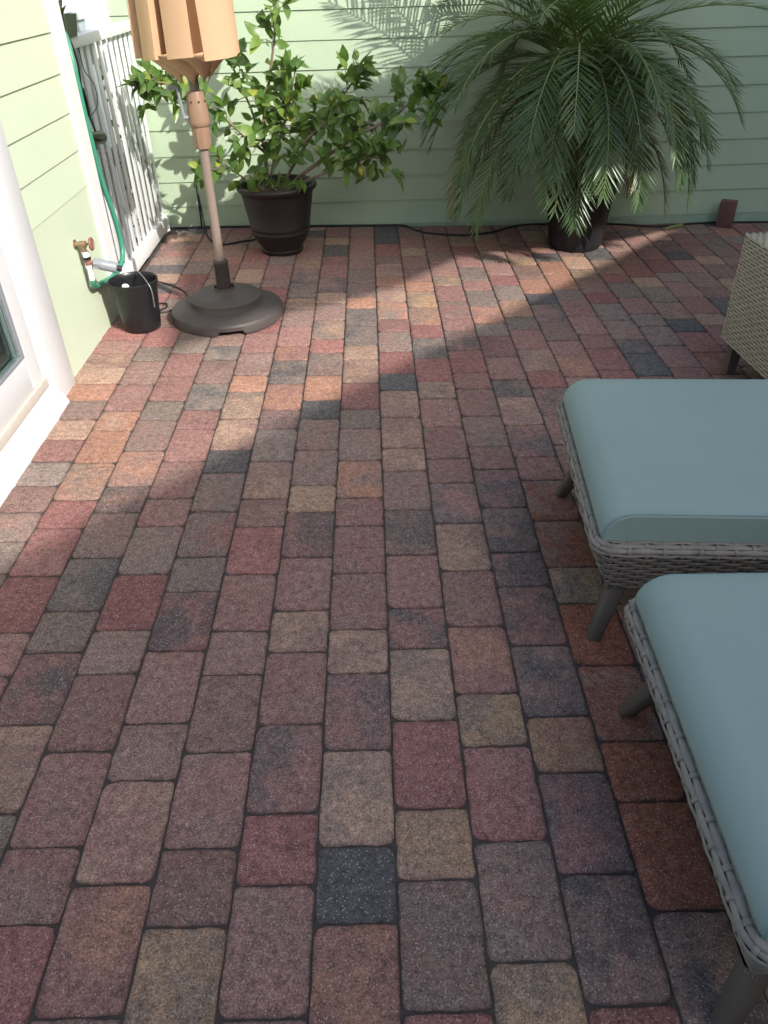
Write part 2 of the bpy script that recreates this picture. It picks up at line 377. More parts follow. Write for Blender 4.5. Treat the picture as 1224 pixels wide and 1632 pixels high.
me.set_sharp_from_angle(angle=R(60))
tag(link('remaining_pavers', me, patio), kind='stuff')

# ------------------------------------------------------------------ back wall with lap siding
BY = 5.262
bw = thing('siding_wall', 'green lap siding wall across the back of the patio', 'wall', (0, BY, 0))
def sboard(x0, x1, z0, h, tb=.009, tt=.002, sag=0):
    m = MB(); n = 14; rows = []
    for i in range(n + 1):
        x = x0 + (x1 - x0) * i / n; d = .0012 * mnoise.noise((x * 1.3, z0 * 9, 2)); e = .0010 * mnoise.noise((x * 1.1, z0 * 7, 8))
        rows.append([(x, 0, z0 + e), (x, -tb + d, z0 + e), (x, -tt + d * .5, z0 + h), (x, 0, z0 + h)])
    m.grid(rows); return m
MB().box((-1.50, .001, -.16), (6.2, .18, 2.92)).build('sheathing', 'found', bw, False)
MB().box((-1.47, -.006, -.16), (6.0, .002, .012)).build('foundation_strip', 'found', bw, False)
for k in range(19): sboard(-1.47, 6.0, .010 + .1505 * k, .156).build('siding_board', 'siding', bw, True, 30)
MB().box((-1.60, -.03, -.16), (-1.47, .19, 2.9), .004).build('corner_board', 'white', bw, False)

# ------------------------------------------------------------------ left wall, siding panel and corner trim
WX = -1.30
lw = thing('side_wall', 'pale green house wall between the glass door and the white fence', 'wall', (WX, 0, 0))
MB().box((-.20, 2.96, -.12), (-.001, 3.80, 2.9)).build('sheathing', 'found', lw, False)
MB().box((-.20, .9, 2.2), (-.001, 2.9595, 2.9)).build('header_sheathing', 'found', lw, False)
def sboard_l(y0, y1, z0, h, tb=.010, tt=.003):
    m = MB(); rows = []
    for i in range(7):
        y = y0 + (y1 - y0) * i / 6; rows.append([(0, y, z0), (tb, y, z0), (tt, y, z0 + h), (0, y, z0 + h)])
    return m.grid(rows)
MB().box((0, 2.9775, -.12), (.0065, 3.728, .650), .001).build('lower_panel', 'siding_side', lw, False)
for k in range(15): sboard_l(2.9775, 3.728, .644 + .1477 * k, .153).build('siding_board', 'siding_side', lw, True, 30)
MB().box((-.205, 3.7285, -.12), (.022, 3.865, 2.9), .003).build('corner_trim', 'white', lw, False)

# ------------------------------------------------------------------ sliding glass door
dr = thing('sliding_door', 'white framed sliding glass door at the left edge', 'door', (WX, 2.0, gz(WX)))
Z0 = -gz(WX)
def dbox(n, lo, hi, mat='white_d', bev=.003, par=dr): return MB().box(lo, hi, bev).build(n, mat, par, True, 40)
dbox('casing', (-.02, .795, -.02), (.024, .976, 2.20)); dbox('casing', (-.02, -1.1, 2.06), (.0238, .7945, 2.2))
dbox('jamb', (-.10, .772, .05), (.006, .794, 2.055))
st = dbox('sash_stile', (-.055, .668, .125), (-.008, .7705, 2.05))
dbox('sash_rail', (-.0553, -1.05, .125), (-.0078, .6675, .252)); dbox('sash_stile', (-.055, -1.10, .125), (-.008, -1.0505, 2.05))
dbox('sash_rail', (-.0553, -1.05, 1.95), (-.0078, .6675, 2.05))
dbox('glazing_bead', (-.018, .652, .252), (-.0045, .668, 1.95), 'greypl', .002); dbox('glazing_bead', (-.018, -1.05, .2525), (-.0045, .6515, .264), 'greypl', .002)
MB().box((-.036, -1.05, .253), (-.030, .667, 1.95)).build('glass_pane', 'glass', dr, False)
dbox('door_track', (-.10, -1.1, .085), (.006, .7715, .124), 'track', .002)
sl = MB().grid([[(-.10, y, -.02), (.052, y, -.02), (.056, y, .006), (.050, y, .02), (.012, y, .072), (.004, y, .0845), (-.10, y, .0845)] for y in (-1.1, -.5, 0, .4, .794)])
sl.f.append((28, 29, 30, 31, 32, 33, 34)); sl.build('door_sill', 'white_d', dr, True, 35)
rm = thing('dim_room', 'dim green tinted room seen through the door glass', 'room', (WX, 2.0, 0))
MB().box((-2.2, -1.3, -.02), (-.3, 1.0, .0)).build('room_floor', 'room', rm, False); MB().box((-2.3, -1.3, .001), (-2.2, 1.0, 2.5)).build('room_wall', 'room', rm, False)
MB().box((-2.2, 1.0, .001), (-.21, 1.05, 2.5)).build('room_wall', 'room', rm, False); MB().box((-2.2, -1.35, .001), (-.21, -1.3, 2.5)).build('room_wall', 'room', rm, False)
MB().box((-2.2, -1.3, 2.5), (-.21, 1.0, 2.55)).build('room_ceiling', 'room', rm, False)
cu = MB(); cu.grid([[(-.20 + .018 * math.sin(i * 1.3), .10 + i * .028, z) for i in range(20)] for z in (.05, .6, 1.2, 2.05)])
tag(cu.build('curtain', 'curtain'), 'sheer curtain behind the sliding door glass', 'curtain'); bpy.data.objects['curtain'].location = (WX, 2.0, 0)

# ------------------------------------------------------------------ white picket fence with a planter on it
FX = -1.36
fn = thing('picket_fence', 'white vinyl picket fence panel beside the house corner', 'fence', (FX, 0, 0))
MB().box((-.035, 3.90, 1.145), (.030, 5.245, 1.192), .004).build('top_rail', 'white', fn, True)
MB().box((-.030, 3.90, .045), (.026, 5.245, .125), .004).build('bottom_rail', 'white', fn, True)
MB().box((-.030, 3.90, .60), (-.012, 5.245, .66), .003).build('middle_rail', 'white', fn, True)
for i in range(13):
    y = 3.925 + i * .1035
    MB().box((-.0035, y, .1255), (.0035, y + .055, 1.1445), .0015).build('picket', 'white', fn, True)
MB().box((-.04, 5.205, .0), (.022, 5.246, .0445), .003).build('foot', 'white', fn, True)
MB().box((-.04, 4.20, .0), (.022, 4.25, .0445), .003).build('foot', 'white', fn, True)
pl = thing('planter_box', 'small dark planter with a leafy sprout on the fence rail', 'planter', (FX - .01, 4.07, 1.1925))
m = MB(); 
m.add([(-.05, -.075, 0), (.05, -.075, 0), (.05, .075, 0), (-.05, .075, 0), (-.062, -.09, .085), (.062, -.09, .085), (.062, .09, .085), (-.062, .09, .085),
       (-.055, -.083, .085), (.055, -.083, .085), (.055, .083, .085), (-.055, .083, .085), (-.05, -.075, .06), (.05, -.075, .06), (.05, .075, .06), (-.05, .075, .06)],
      [(3, 2, 1, 0)] + [(a, (a + 1) % 4, 4 + (a + 1) % 4, 4 + a) for a in range(4)] + [(4 + a, 4 + (a + 1) % 4, 8 + (a + 1) % 4, 8 + a) for a in range(4)] + [(8 + a, 8 + (a + 1) % 4, 12 + (a + 1) % 4, 12 + a) for a in range(4)])
MT['plbox'] = paint('dark_green_planter', (.035, .05, .03), .5, .2, 9, .03, 90)
m.build('box', 'plbox', pl, False); MB().box((-.05, -.075, .05), (.05, .075, .066)).build('soil', 'potsoil', pl, False)

# ------------------------------------------------------------------ leaf meshes
def leaf_mesh(name, mat, width=.5, cup=.12, curl=.15, rg=random, ns=6):
    """unit-length leaf along +Y, normal +Z, folded on its midrib"""
    vs, fs = [], []
    for i in range(ns + 1):
        t = i / ns; wd = width * .5 * (math.sin(math.pi * t ** .80) ** .85) * (1 - .15 * t) if 0 < t < 1 else .006
        z = -curl * t * t + .03 * math.sin(t * 5)
        wv = .02 * math.sin(t * 9 + rg.random() * 3)
        vs += [(-wd, t, z + wd * cup * 2 + wv), (0, t, z), (wd, t, z + wd * cup * 2 - wv)]
    for i in range(ns):
        for k in (0, 1): a = i * 3 + k; fs.append((a, a + 1, a + 4, a + 3))
    # stalk
    me = bpy.data.meshes.new(name); me.from_pydata(vs, [], fs); me.materials.append(mat)
    for p in me.polygons: p.use_smooth = True
    return me
def orient(d, nrm):
    d = d.normalized(); x = d.cross(nrm)
    if x.length < 1e-4: x = d.orthogonal()
    x.normalize(); z = x.cross(d); return Matrix((x, d, z)).transposed()
rl = random.Random(5)
def rv(s=1): return Vector((rl.uniform(-s, s), rl.uniform(-s, s), rl.uniform(-s, s)))
lem_leaves = [leaf_mesh('leaf', MT['leaf'], w_, c_, k_, rl) for w_, c_, k_ in ((.56, .10, .12), (.52, .2, .25), (.60, .12, .05), (.48, .25, .35), (.56, .05, .2))]
for i, (az, el, s) in enumerate(((20, 35, .07), (110, 50, .08), (200, 40, .075), (290, 30, .07), (65, 75, .09), (330, 55, .08))):
    d = Vector((math.cos(R(az)) * math.cos(R(el)), math.sin(R(az)) * math.cos(R(el)), math.sin(R(el))))
    o = link('leaf', leaf_mesh('sprout_leaf', MT['shrub'], .55, .1, .2, rl), pl); o.matrix_local = Matrix.Translation((.01, .0, .066)) @ (orient(d, Vector((0, 0, 1))) * s).to_4x4()

# garden beyond the fence
gb = thing('garden_wall', 'bright white wall beyond the fence', 'wall', (-2.75, 0, 0))
MB().box((-.15, 3.0, -.19), (0, 9.0, 2.6)).build('wall', 'stucco', gb, False); MB().box((-.2, 2.95, 2.601), (.05, 9.05, 2.68), .01).build('coping', 'white', gb, False)
sh = thing('garden_shrub', 'light green shrub growing behind the white pickets', 'shrub', (-1.62, 4.45, -.19))
m = MB(); 
for k in range(5):
    a = k * 1.3; m.tube([(0, 0, 0), (.04 * math.cos(a), .12 * math.sin(a), .4), (.08 * math.cos(a), .26 * math.sin(a) , .95)], [.012, .009, .004], 6)
m.build('stem', 'bark', sh)
m = MB()
for i in range(1500):
    p = Vector((rl.gauss(-.04, .08), rl.uniform(-.45, .72), rl.uniform(.2, 1.18))); s = rl.uniform(.04, .075); mm = (orient(rv(), Vector((1, 0, .5)) + rv(.6)) * s)
    q = lem_leaves[i % 5]; m.add([p + mm @ v.co for v in q.vertices], [tuple(f.vertices) for f in q.polygons])
tag(m.build('foliage', 'shrub', sh), kind='stuff')
gx = thing('grey_bench_box', 'blue grey box showing above the fence rail', 'box', (-1.55, 4.47, -.19))
MB().box((-.10, -.26, 0), (.10, .26, 1.42), .004).build('body', 'greybox', gx, True); MB().box((-.115, -.275, 1.4205), (.115, .275, 1.455), .004).build('lid', 'white', gx, True)

# ------------------------------------------------------------------ spigot, timer, hose, cords, bucket
FY = 3.40
sp = thing('spigot', 'weathered brass wall spigot with red wheel handle', 'faucet', (WX + .0066, FY, .475))
m = MB(); m.tube([(0, 0, 0), (.004, 0, 0), (.0041, 0, 0)], [.021, .021, .013], 14); m.tube([(.003, 0, 0), (.050, 0, 0)], .0115, 12); m.tube([(.022, 0, 0), (.048, 0, 0)], .0145, 12)
m.tube([(.030, 0, -.003), (.033, .001, -.022), (.035, .002, -.034)], [.012, .0115, .0115], 12); m.build('body', 'brass', sp)
m = MB(); m.tube([(.05, 0, 0), (.070, 0, .001)], .0045, 8)
for k in range(8):
    a = k * math.pi / 4; m.tube([(.072, 0, 0), (.072, .022 * math.cos(a), .022 * math.sin(a))], .004, 6)
m.tube([(.072, .023 * math.cos(k * math.pi / 8), .023 * math.sin(k * math.pi / 8)) for k in range(17)], [.0062 if k % 2 else .005 for k in range(17)], 8)
m.build('handle', 'redh', sp)
MB().tube([(.035, .002, -.032), (.0365, .003, -.056)], .0155, 14).build('vacuum_breaker', 'pvc', sp)
MB().tube([(.0362, .003, -.054), (.037, .0035, -.065)], .0172, 14).build('coupling_nut', 'black_pl', sp)
m = MB(); m.tube([(.037, .0035, -.064), (.037, .004, -.078), (.037, .004, -.094)], [.0105, .0115, .0115], 12); m.tube([(.037, .004, -.076), (.058, .008, -.083)], .0085, 10); m.tube([(.045, .005, -.074), (.050, .006, -.062)], .004, 8); m.build('y_splitter', 'redh', sp)
MB().tube([(.037, .004, -.092), (.037, .004, -.106), (.037, .004, -.107), (.036, .004, -.158)], [.0155, .0155, .0125, .0125], 14).build('outlet_sleeve', 'pvc', sp)
tm = thing('hose_timer', 'grey cylindrical hose timer screwed to the spigot', 'timer', (WX + .0066 + .056, FY + .0075, .392))
ax = Vector((.93, .14, -.30)).normalized()
m = MB(); m.tube([ax * t for t in (0, .002, .004, .030, .031, .098, .100, .102)], [.010, .020, .021, .021, .0235, .0235, .022, .016], 18); m.build('body', 'greypl', tm)
m = MB()
for k in range(6):
    a = k * math.pi / 3; u = ax.orthogonal().normalized(); q = ax.cross(u); c_ = ax * .015 + (u * math.cos(a) + q * math.sin(a)) * .021
    m.tube([c_ - ax * .011, c_ + ax * .011], .004, 6)
m.build('grip_ring', 'greypl', tm)
m = MB(); m.tube([ax * .102, ax * .122], .013, 12); m.build('outlet', 'black_pl', tm)

hp = [(-1.2575, 3.404, .325), (-1.260, 3.41, .300), (-1.268, 3.45, .272), (-1.273, 3.56, .250), (-1.274, 3.70, .226), (-1.273, 3.84, .224), (-1.270, 3.925, .256), (-1.270, 3.955, .33), (-1.274, 3.945, .46), (-1.285, 3.92, .62), (-1.285, 3.90, .79), (-1.285, 3.89, .96), (-1.287, 3.90, 1.10), (-1.305, 3.94, 1.195), (-1.345, 3.985, 1.222), (-1.42, 4.0, 1.19), (-1.45, 4.0, 1.0)]
hs = smooth_path(hp, 8); tag(MB().tube(hs, .0125, 12).build('garden_hose', 'hose'), 'green ribbed garden hose climbing the fence from the spigot', 'hose')

cd = thing('power_cord', 'black cord with inline switch hanging over the fence', 'cord', (0, 0, 0))
cp = smooth_path([(-1.40, 4.06, 1.20), (-1.335, 4.05, 1.197), (-1.315, 4.045, 1.10), (-1.325, 4.05, .98), (-1.325, 4.06, .90), (-1.32, 4.10, .80)], 6)
MB().tube(cp, .0045, 8).build('cable', 'black_rub', cd)
MB().tube([(-1.325, 4.05, 1.0), (-1.325, 4.05, .99), (-1.325, 4.055, .94), (-1.325, 4.06, .885), (-1.325, 4.062, .875)], [.005, .012, .014, .011, .005], 12).build('inline_switch', 'black_pl', cd)
MB().tube(smooth_path([(-1.33, 4.16, 1.20), (-1.335, 4.17, 1.12), (-1.338, 4.19, 1.05), (-1.338, 4.29, .98), (-1.338, 4.28, .90), (-1.33, 4.16, .875), (-1.325, 4.065, .872)], 7), .0022, 6).build('thin_wire', 'black_rub', cd)
lp = thing('clip_lamp', 'black clip spotlight on the fence beside the hose', 'lamp', (-1.312, 4.06, .785))
m = MB(); m.tube([(0, -.09, .012), (0, -.05, .006), (0, -.02, 0)], [.018, .024, .026], 14); m.tube([(0, -.02, 0), (.004, .06, -.012), (.004, .085, -.016)], [.026, .030, .020], 14); m.build('head', 'black_pl', lp)
MB().box((-.028, -.03, -.055), (-.002, .0, -.02), .004).build('clip', 'black_pl', lp)

BX, BYK = -1.130, 3.565
bk = thing('bucket', 'black plastic nursery bucket under the spigot', 'bucket', (BX, BYK, gz(BX)))
m = MB(); m.lathe([(.001, .002), (.086, .0), (.091, .004), (.094, .02), (.108, .195), (.1095, .196), (.110, .206), (.112, .207), (.1125, .216), (.1145, .217), (.115, .236), (.119, .238), (.120, .252), (.117, .2545), (.113, .250), (.111, .236), (.108, .225), (.1085, .215), (.105, .200), (.1045, .19), (.088, .012), (.001, .010)], n=48, cap0=False); m.v = [(x * .95, y * .95, z * .93) for x, y, z in m.v]; m.build('body', 'black_pl', bk, True, 50)
hb = smooth_path([(-.01, .106, .222), (.0, .098, .240), (.04, .02, .247), (.080, -.058, .243), (.100, -.076, .205), (.100, -.080, .13)], 6)
MB().tube(hb, .0026, 8).build('bail_handle', 'steel', bk)
tb_ = tag(MB().tube([(0, 0, 0), (0, 0, .02), (0, 0, .07)], [.014, .016, .016], 12).build('pipe_fitting', 'pvc'), 'white plastic pipe fitting lying inside the black bucket', 'fitting')
tb_.location = (BX - .055, BYK + .01, gz(BX) + .15); tb_.rotation_euler = (R(25), R(20), 0)
tag(MB().tube(smooth_path([(-1.235, 4.22, .034), (-1.16, 4.17, .034), (-1.09, 4.12, .031), (-1.01, 4.02, .029), (-.985, 3.92, .028), (-.995, 3.82, .029), (-1.04, 3.76, .030), (-1.10, 3.735, .031), (-1.16, 3.76, .033), (-1.14, 3.85, .032), (-1.08, 3.86, .031), (-1.07, 3.80, .031), (-1.13, 3.74, .032)], 7), .0042, 8).build('coiled_cord', 'black_rub'), 'thin black cord coiled on the pavers behind the bucket', 'cord')

# irrigation tubing along the wall
def tubing(pts, lab, r=.0065): return tag(MB().tube(smooth_path(pts, 8), r, 8).build('drip_tubing', 'black_rub'), lab, 'tubing', 'black drip tubing along the back wall')
tubing([(-1.345, 5.22, .038), (-1.1, 5.232, .034), (-.8, 5.236, .028), (-.4, 5.24, .018), (0, 5.238, .009), (.19, 5.232, .004), (.27, 5.14, -.001), (.36, 5.055, -.001), (.56, 5.01, -.006), (.76, 5.06, -.010), (.9, 5.18, -.014), (1.05, 5.235, -.017), (1.3, 5.238, -.022)], 'black drip tubing looping out from the wall left of the palm pot')
tubing([(1.5, 5.236, -.026), (1.68, 5.20, -.030), (1.83, 5.16, -.034), (2.0, 5.19, -.038), (2.2, 5.23, -.043), (2.5, 5.236, -.049), (3.1, 5.236, -.063)], 'black drip tubing sagging from the wall beside the standing brick')
tubing([(-1.13, 5.234, .034), (-1.12, 5.21, .20), (-1.11, 5.17, .30), (-1.09, 5.12, .15), (-1.07, 5.05, .05), (-1.0, 4.90, .030), (-.93, 4.86, .028), (-.82, 4.92, .026), (-.74, 4.96, .024), (-.66, 5.05, .022)], 'black drip tubing looped on the floor behind the umbrella pole', .0055)

# ------------------------------------------------------------------ patio umbrella, closed
UX, UY = -.737, 3.70
ub = thing('patio_umbrella', 'closed tan patio umbrella on a round bronze base', 'umbrella', (UX, UY, gz(UX)))
def notch(a, z):
    return 1
m = MB(); prof = [(.262, .0), (.272, .004), (.274, .042), (.268, .052), (.255, .056), (.20, .070), (.178, .075), (.1765, .077), (.175, .103), (.168, .110), (.10, .124), (.055, .134), (.050, .136), (.048, .15)]
n_ = 96; vs = []; fs = []
for i, (r_, z_) in enumerate(prof):
    for k in range(n_):
        a = 2 * math.pi * k / n_; rr = r_; zz = z_
        d = (a - R(282) + math.pi) % (2 * math.pi) - math.pi
        if i <= 1 and abs(d) < R(13): zz = z_ + .020
        vs.append((rr * math.cos(a), rr * math.sin(a), zz))
for i in range(len(prof) - 1):
    for k in range(n_): fs.append((i * n_ + k, i * n_ + (k + 1) % n_, (i + 1) * n_ + (k + 1) % n_, (i + 1) * n_ + k))
m.add(vs, fs); bs = m.build('base', 'base', ub, True, 35)
MB().lathe([(.050, .132), (.052, .136), (.047, .141), (.036, .146), (.034, .26), (.035, .262), (.035, .275), (.033, .278), (.024, .279)], n=32, cap0=False).build('pole_socket', 'socket', bs, True, 40)
MB().lathe([(.021, .12), (.021, 2.42)], n=24, cap0=False).build('pole', 'pole', ub)
m = MB(); m.lathe([(.0215, .768), (.0335, .770), (.035, .775), (.0375, .855), (.041, .858), (.0455, .868), (.046, .880), (.044, .925), (.036, .985), (.0335, .992), (.0215, .994)], n=32, cap0=False); hsng = m.build('crank_housing', 'tan_pl', ub, True, 30)
m = MB()
for k in range(10):
    a = k * 2 * math.pi / 10; m.tube([(.0350 * math.cos(a), .0350 * math.sin(a), .78), (.0372 * math.cos(a), .0372 * math.sin(a), .85)], .0022, 6)
m.build('grip_rib', 'tan_pl', hsng)
for a in (R(250), R(295), R(340)): MB().tube([(.040 * math.cos(a), .040 * math.sin(a), .955), (.0445 * math.cos(a), .0445 * math.sin(a), .955)], .0035, 8).build('screw', 'black_pl', hsng)
m = MB(); m.tube([(-.040, -.02, .895), (-.058, -.025, .895)], .008, 10); m.tube([(-.056, -.025, .89), (-.060, -.026, .93), (-.066, -.027, 1.0), (-.068, -.027, 1.012)], .0065, 8); m.tube([(-.066, -.027, 1.010), (-.105, -.03, 1.010)], .0075, 8); m.build('crank_handle', 'greypl', ub)
MB().lathe([(.0215, 1.04), (.026, 1.042), (.028, 1.13), (.022, 1.135)], n=20, cap0=False).build('rib_hub', 'black_pl', ub)
# folded canopy: eight deep pleats wrapped round the pole
ru = random.Random(3)
pl_r = [ru.uniform(.90, 1.10) for _ in range(8)]; pl_z = [0.02, -.004, .0, .01, .035, .045, .03, .0]
# each pleat is a flat double fold of cloth swept round the pole
NP = 8
fold_w = [ru.uniform(.8, 1.25) for _ in range(NP)]; tot_w = sum(fold_w); hem = [ru.uniform(-.012, .022) for _ in range(NP)]
def canopy_ring(t, hem_on=1.0, k_r=1.0):
    """one cloth ring: broad outer faces that step in under the next fold"""
    pts = []; a = R(200)
    Ro = .205 - .035 * t if t < .5 else .1875 * (1 - (t - .5) / .5) ** .8 + .03 * ((t - .5) / .5)
    for k in range(NP):
        da = 2 * math.pi * fold_w[k] / tot_w
        prof = [(-.02, .36), (.0, .58), (.10, .63), (.20, .68), (.24, .84), (.26, .93), (.4, .965), (.6, 1.0), (.8, 1.03), (1.0, 1.05), (1.05, 1.05), (1.06, 1.02), (1.03, .8), (.99, .55), (.97, .38)]
        for f, q in prof:
            ang = a + da * (f + .10 * math.sin(3 * t + k)); rr = Ro * q * k_r * (1 + .02 * math.sin(5 * t + 2.3 * k + 4 * f))
            z = 1.105 + (2.36 - 1.105) * t + hem[k] * (1 - t) * hem_on + .010 * f * (1 - t)
            pts.append((rr * math.cos(ang), rr * math.sin(ang), z))
        a += da
    return pts
m = MB(); m.grid([canopy_ring(j / 24) for j in range(25)], True); can = m.build('canopy', 'canvas', ub, True, 60)
sol = can.modifiers.new('cloth', 'SOLIDIFY'); sol.thickness = .003; sol.offset = -1; can.modifiers.new('crisp', 'EDGE_SPLIT').split_angle = R(50)
# hem cloth tucked in and twisted beneath the folds
for k in range(9):
    a0 = 2 * math.pi * k / 9 + .3; rows = []; ll_ = ru.uniform(.8, 1.15)
    for j in range(9):
        t = j / 8; row = []
        for i in range(10):
            u = i / 9; ang = a0 + u * (1.0 - .45 * t) + t * 1.15; bul = math.sin(math.pi * u) ** .7
            rr = (.182 - .098 * t * ll_) * (.78 + .28 * bul); z = 1.130 - .088 * t * ll_ + .022 * u + .018 * bul * t - .012 * (1 - bul) * t
            row.append((rr * math.cos(ang), rr * math.sin(ang), z))
        rows.append(row)
    mm_ = MB(); mm_.grid(rows); vl = mm_.build('tucked_hem', 'canvas', ub, True, 75); vl.modifiers.new('cloth', 'SOLIDIFY').thickness = .003
m = MB()
for k in range(8):
    a = 2 * math.pi * (k + .5) / 8 + .2; m.tube([(.028 * math.cos(a), .028 * math.sin(a), 1.09), (.075 * math.cos(a), .075 * math.sin(a), 1.13), (.06 * math.cos(a), .06 * math.sin(a), 2.3)], .006, 6)
m.build('rib', 'pole', ub)
MB().lathe([(.03, 2.36), (.045, 2.37), (.04, 2.40), (.02, 2.42), (.022, 2.44), (.001, 2.46)], n=20, cap0=False).build('finial', 'tan_pl', ub)

# ------------------------------------------------------------------ lemon tree in its pot
PX, PY = -.555, 4.745
pt = thing('plant_pot', 'dark brown plastic pot holding the lemon tree', 'pot', (PX, PY, gz(PX)))
MB().lathe([(.001, .0), (.118, .0), (.124, .006), (.126, .022), (.120, .028), (.121, .032), (.158, .085), (.172, .12), (.1745, .123), (.1750, .131), (.173, .134), (.1765, .150), (.1785, .153), (.179, .161), (.1775, .164), (.196, .27), (.207, .335), (.215, .355), (.228, .362), (.233, .370), (.233, .384), (.226, .390), (.212, .388), (.205, .375), (.200, .345), (.196, .335), (.001, .334)], n=56, cap0=False).build('shell', 'brown_pl', pt, True, 50)
MB().lathe([(.197, .348), (.15, .354), (.08, .36), (.001, .363)], n=36, cap0=False, wob=lambda a, z: 1 + .0 * a).build('potting_soil', 'potsoil', pt)
lt = thing('lemon_tree', 'lemon tree with glossy green leaves in the brown pot', 'tree', (PX, PY, gz(PX) + .36))
O = Vector((PX, PY, gz(PX) + .36))
stems = [([(-.60, 4.73, .35), (-.60, 4.74, .55), (-.590, 4.73, .72), (-.535, 4.74, .92), (-.475, 4.75, 1.16), (-.44, 4.75, 1.36)], .011),
         ([(-.595, 4.74, .56), (-.70, 4.71, .66), (-.80, 4.68, .76), (-.93, 4.66, .86), (-1.08, 4.66, .935), (-1.19, 4.67, .93)], .008),
         ([(-.51, 4.73, .36), (-.38, 4.70, .46), (-.22, 4.68, .565), (-.05, 4.66, .66), (.11, 4.66, .73), (.24, 4.66, .82), (.30, 4.66, .86)], .011),
         ([(-.52, 4.75, .36), (-.44, 4.78, .50), (-.33, 4.80, .64), (-.22, 4.80, .76), (-.12, 4.80, .86), (-.05, 4.80, .93)], .009),
         ([(-.50, 4.70, .36), (-.33, 4.66, .44), (-.18, 4.62, .495), (-.02, 4.60, .545), (.06, 4.60, .54)], .008),
         ([(-.60, 4.70, .36), (-.70, 4.62, .45), (-.80, 4.58, .52), (-.86, 4.57, .50)], .006),
         ([(-.575, 4.72, .45), (-.50, 4.67, .66), (-.43, 4.66, .82), (-.38, 4.66, .98)], .008),
         ([(-.60, 4.74, .60), (-.66, 4.80, .78), (-.72, 4.84, .95), (-.76, 4.86, 1.05)], .007),
         ([(-.40, 4.68, .60), (-.25, 4.64, .72), (-.14, 4.62, .78)], .006)]
tw_bm = MB(); leaf_list = []; allst = []
def place_leaf(p, d, s): leaf_list.append((p, d, s))
for si, (pts, r0) in enumerate(stems):
    sm = smooth_path(pts, 6); n0 = len(sm)
    sm = [p + Vector((mnoise.noise((p.x * 9, si, 1)), mnoise.noise((p.y * 9 + p.z * 8, si, 5)), 0)) * .012 for p in sm]
    allst.append(sm)
    tw_bm.tube([p - O for p in sm], [r0 * (1 - .75 * i / n0) + .0012 for i in range(n0)], 7)
    for i, p in enumerate(sm):
        t = i / (n0 - 1)
        if p.z < .50 and rl.random() < .6: continue
        if t < .22 and si in (0, 2, 3, 4): continue
        for _ in range(2 if t > .35 else 1):
            if rl.random() < .42: continue
            tang = (sm[min(i + 1, n0 - 1)] - sm[max(i - 1, 0)]).normalized()
            d = (tang * .45 + rv() + Vector((0, -.25, .35))).normalized(); ln_ = rl.uniform(.05, .17) * (1.1 - .3 * t)
            q = [p, p + d * ln_ * .5 + rv(.01), p + d * ln_ + Vector((0, 0, -.01)) + rv(.012)]
            tw_bm.tube([k - O for k in q], [.0026, .002, .0013], 5)
            for f in ([.45, .7, .9, 1.0, 1.0] if ln_ > .09 else [.6, 1.0, 1.0]):
                a = q[0].lerp(q[2], f); dd = (d * .6 + rv(.9) + Vector((0, 0, -.12))).normalized()
                place_leaf(a, dd, rl.uniform(.062, .108))
    for _ in range(5): place_leaf(sm[-1], ((sm[-1] - sm[-4]).normalized() * .7 + rv(.8)).normalized(), rl.uniform(.06, .10))
for c_, n1, sp_ in (((-.56, 4.66, .44), 20, .10), ((-.48, 4.66, .40), 14, .10), ((-.52, 4.69, .76), 18, .13), ((.22, 4.66, .80), 12, .07), ((-.12, 4.66, .70), 12, .12), ((-1.17, 4.67, .86), 5, .05), ((-.08, 4.62, .50), 8, .05), ((-.28, 4.68, .66), 9, .10), ((-.72, 4.62, .50), 7, .06), ((-.05, 4.62, .60), 5, .09), ((.10, 4.66, .68), 12, .08)):
    for _ in range(n1):
        q0 = Vector(c_) + Vector([max(-1.6, min(1.6, rl.gauss(0, 1))) * sp_ * k for k in (1, .6, .7)])
        best = min((p for st_ in allst for p in st_), key=lambda p: (p - q0).length)
        if (best - q0).length > .17 or (q0.z < .40 and math.hypot(q0.x - PX, q0.y - PY) < .24): continue
        if (best - q0).length > .015: tw_bm.tube([best - O, (best + q0) / 2 - O + rv(.008), q0 - O], [.0022, .0018, .0012], 5)
        place_leaf(q0, (rv() + Vector((0, -.1, -.15))).normalized(), rl.uniform(.065, .11))
    for _ in range(0): place_leaf(Vector(c_) + Vector((rl.gauss(0, sp_), rl.gauss(0, sp_ * .6), rl.gauss(0, sp_ * .7))), (rv() + Vector((0, -.1, -.15))).normalized(), rl.uniform(.065, .11))
tw_bm.build('branches', 'bark', lt)
leaf_list = [q for q in leaf_list if q[0].y < 5.17]
rl.shuffle(leaf_list); rest = MB()
for i, (p, d, s) in enumerate(leaf_list):
    mm = orient(d, Vector((.25, -.55, .8)) + rv(.75)) * s; q = lem_leaves[i % 5]
    if i < 300:
        o = link('leaf', q, lt); o.matrix_local = Matrix.Translation(p - O) @ mm.to_4x4()
    else: rest.add([p - O + mm @ v.co for v in q.vertices], [tuple(f.vertices) for f in q.polygons])
if rest.v: tag(rest.build('remaining_leaves', 'leaf', lt), kind='stuff')
lm = MB().lathe([(.001, -.034), (.006, -.033), (.018, -.026), (.026, -.008), (.026, .008), (.018, .024), (.006, .031), (.001, .032)], n=20, cap0=False).build('lemon', 'lemon', lt)
lm.location = Vector((-.06, 4.64, .475)) - O

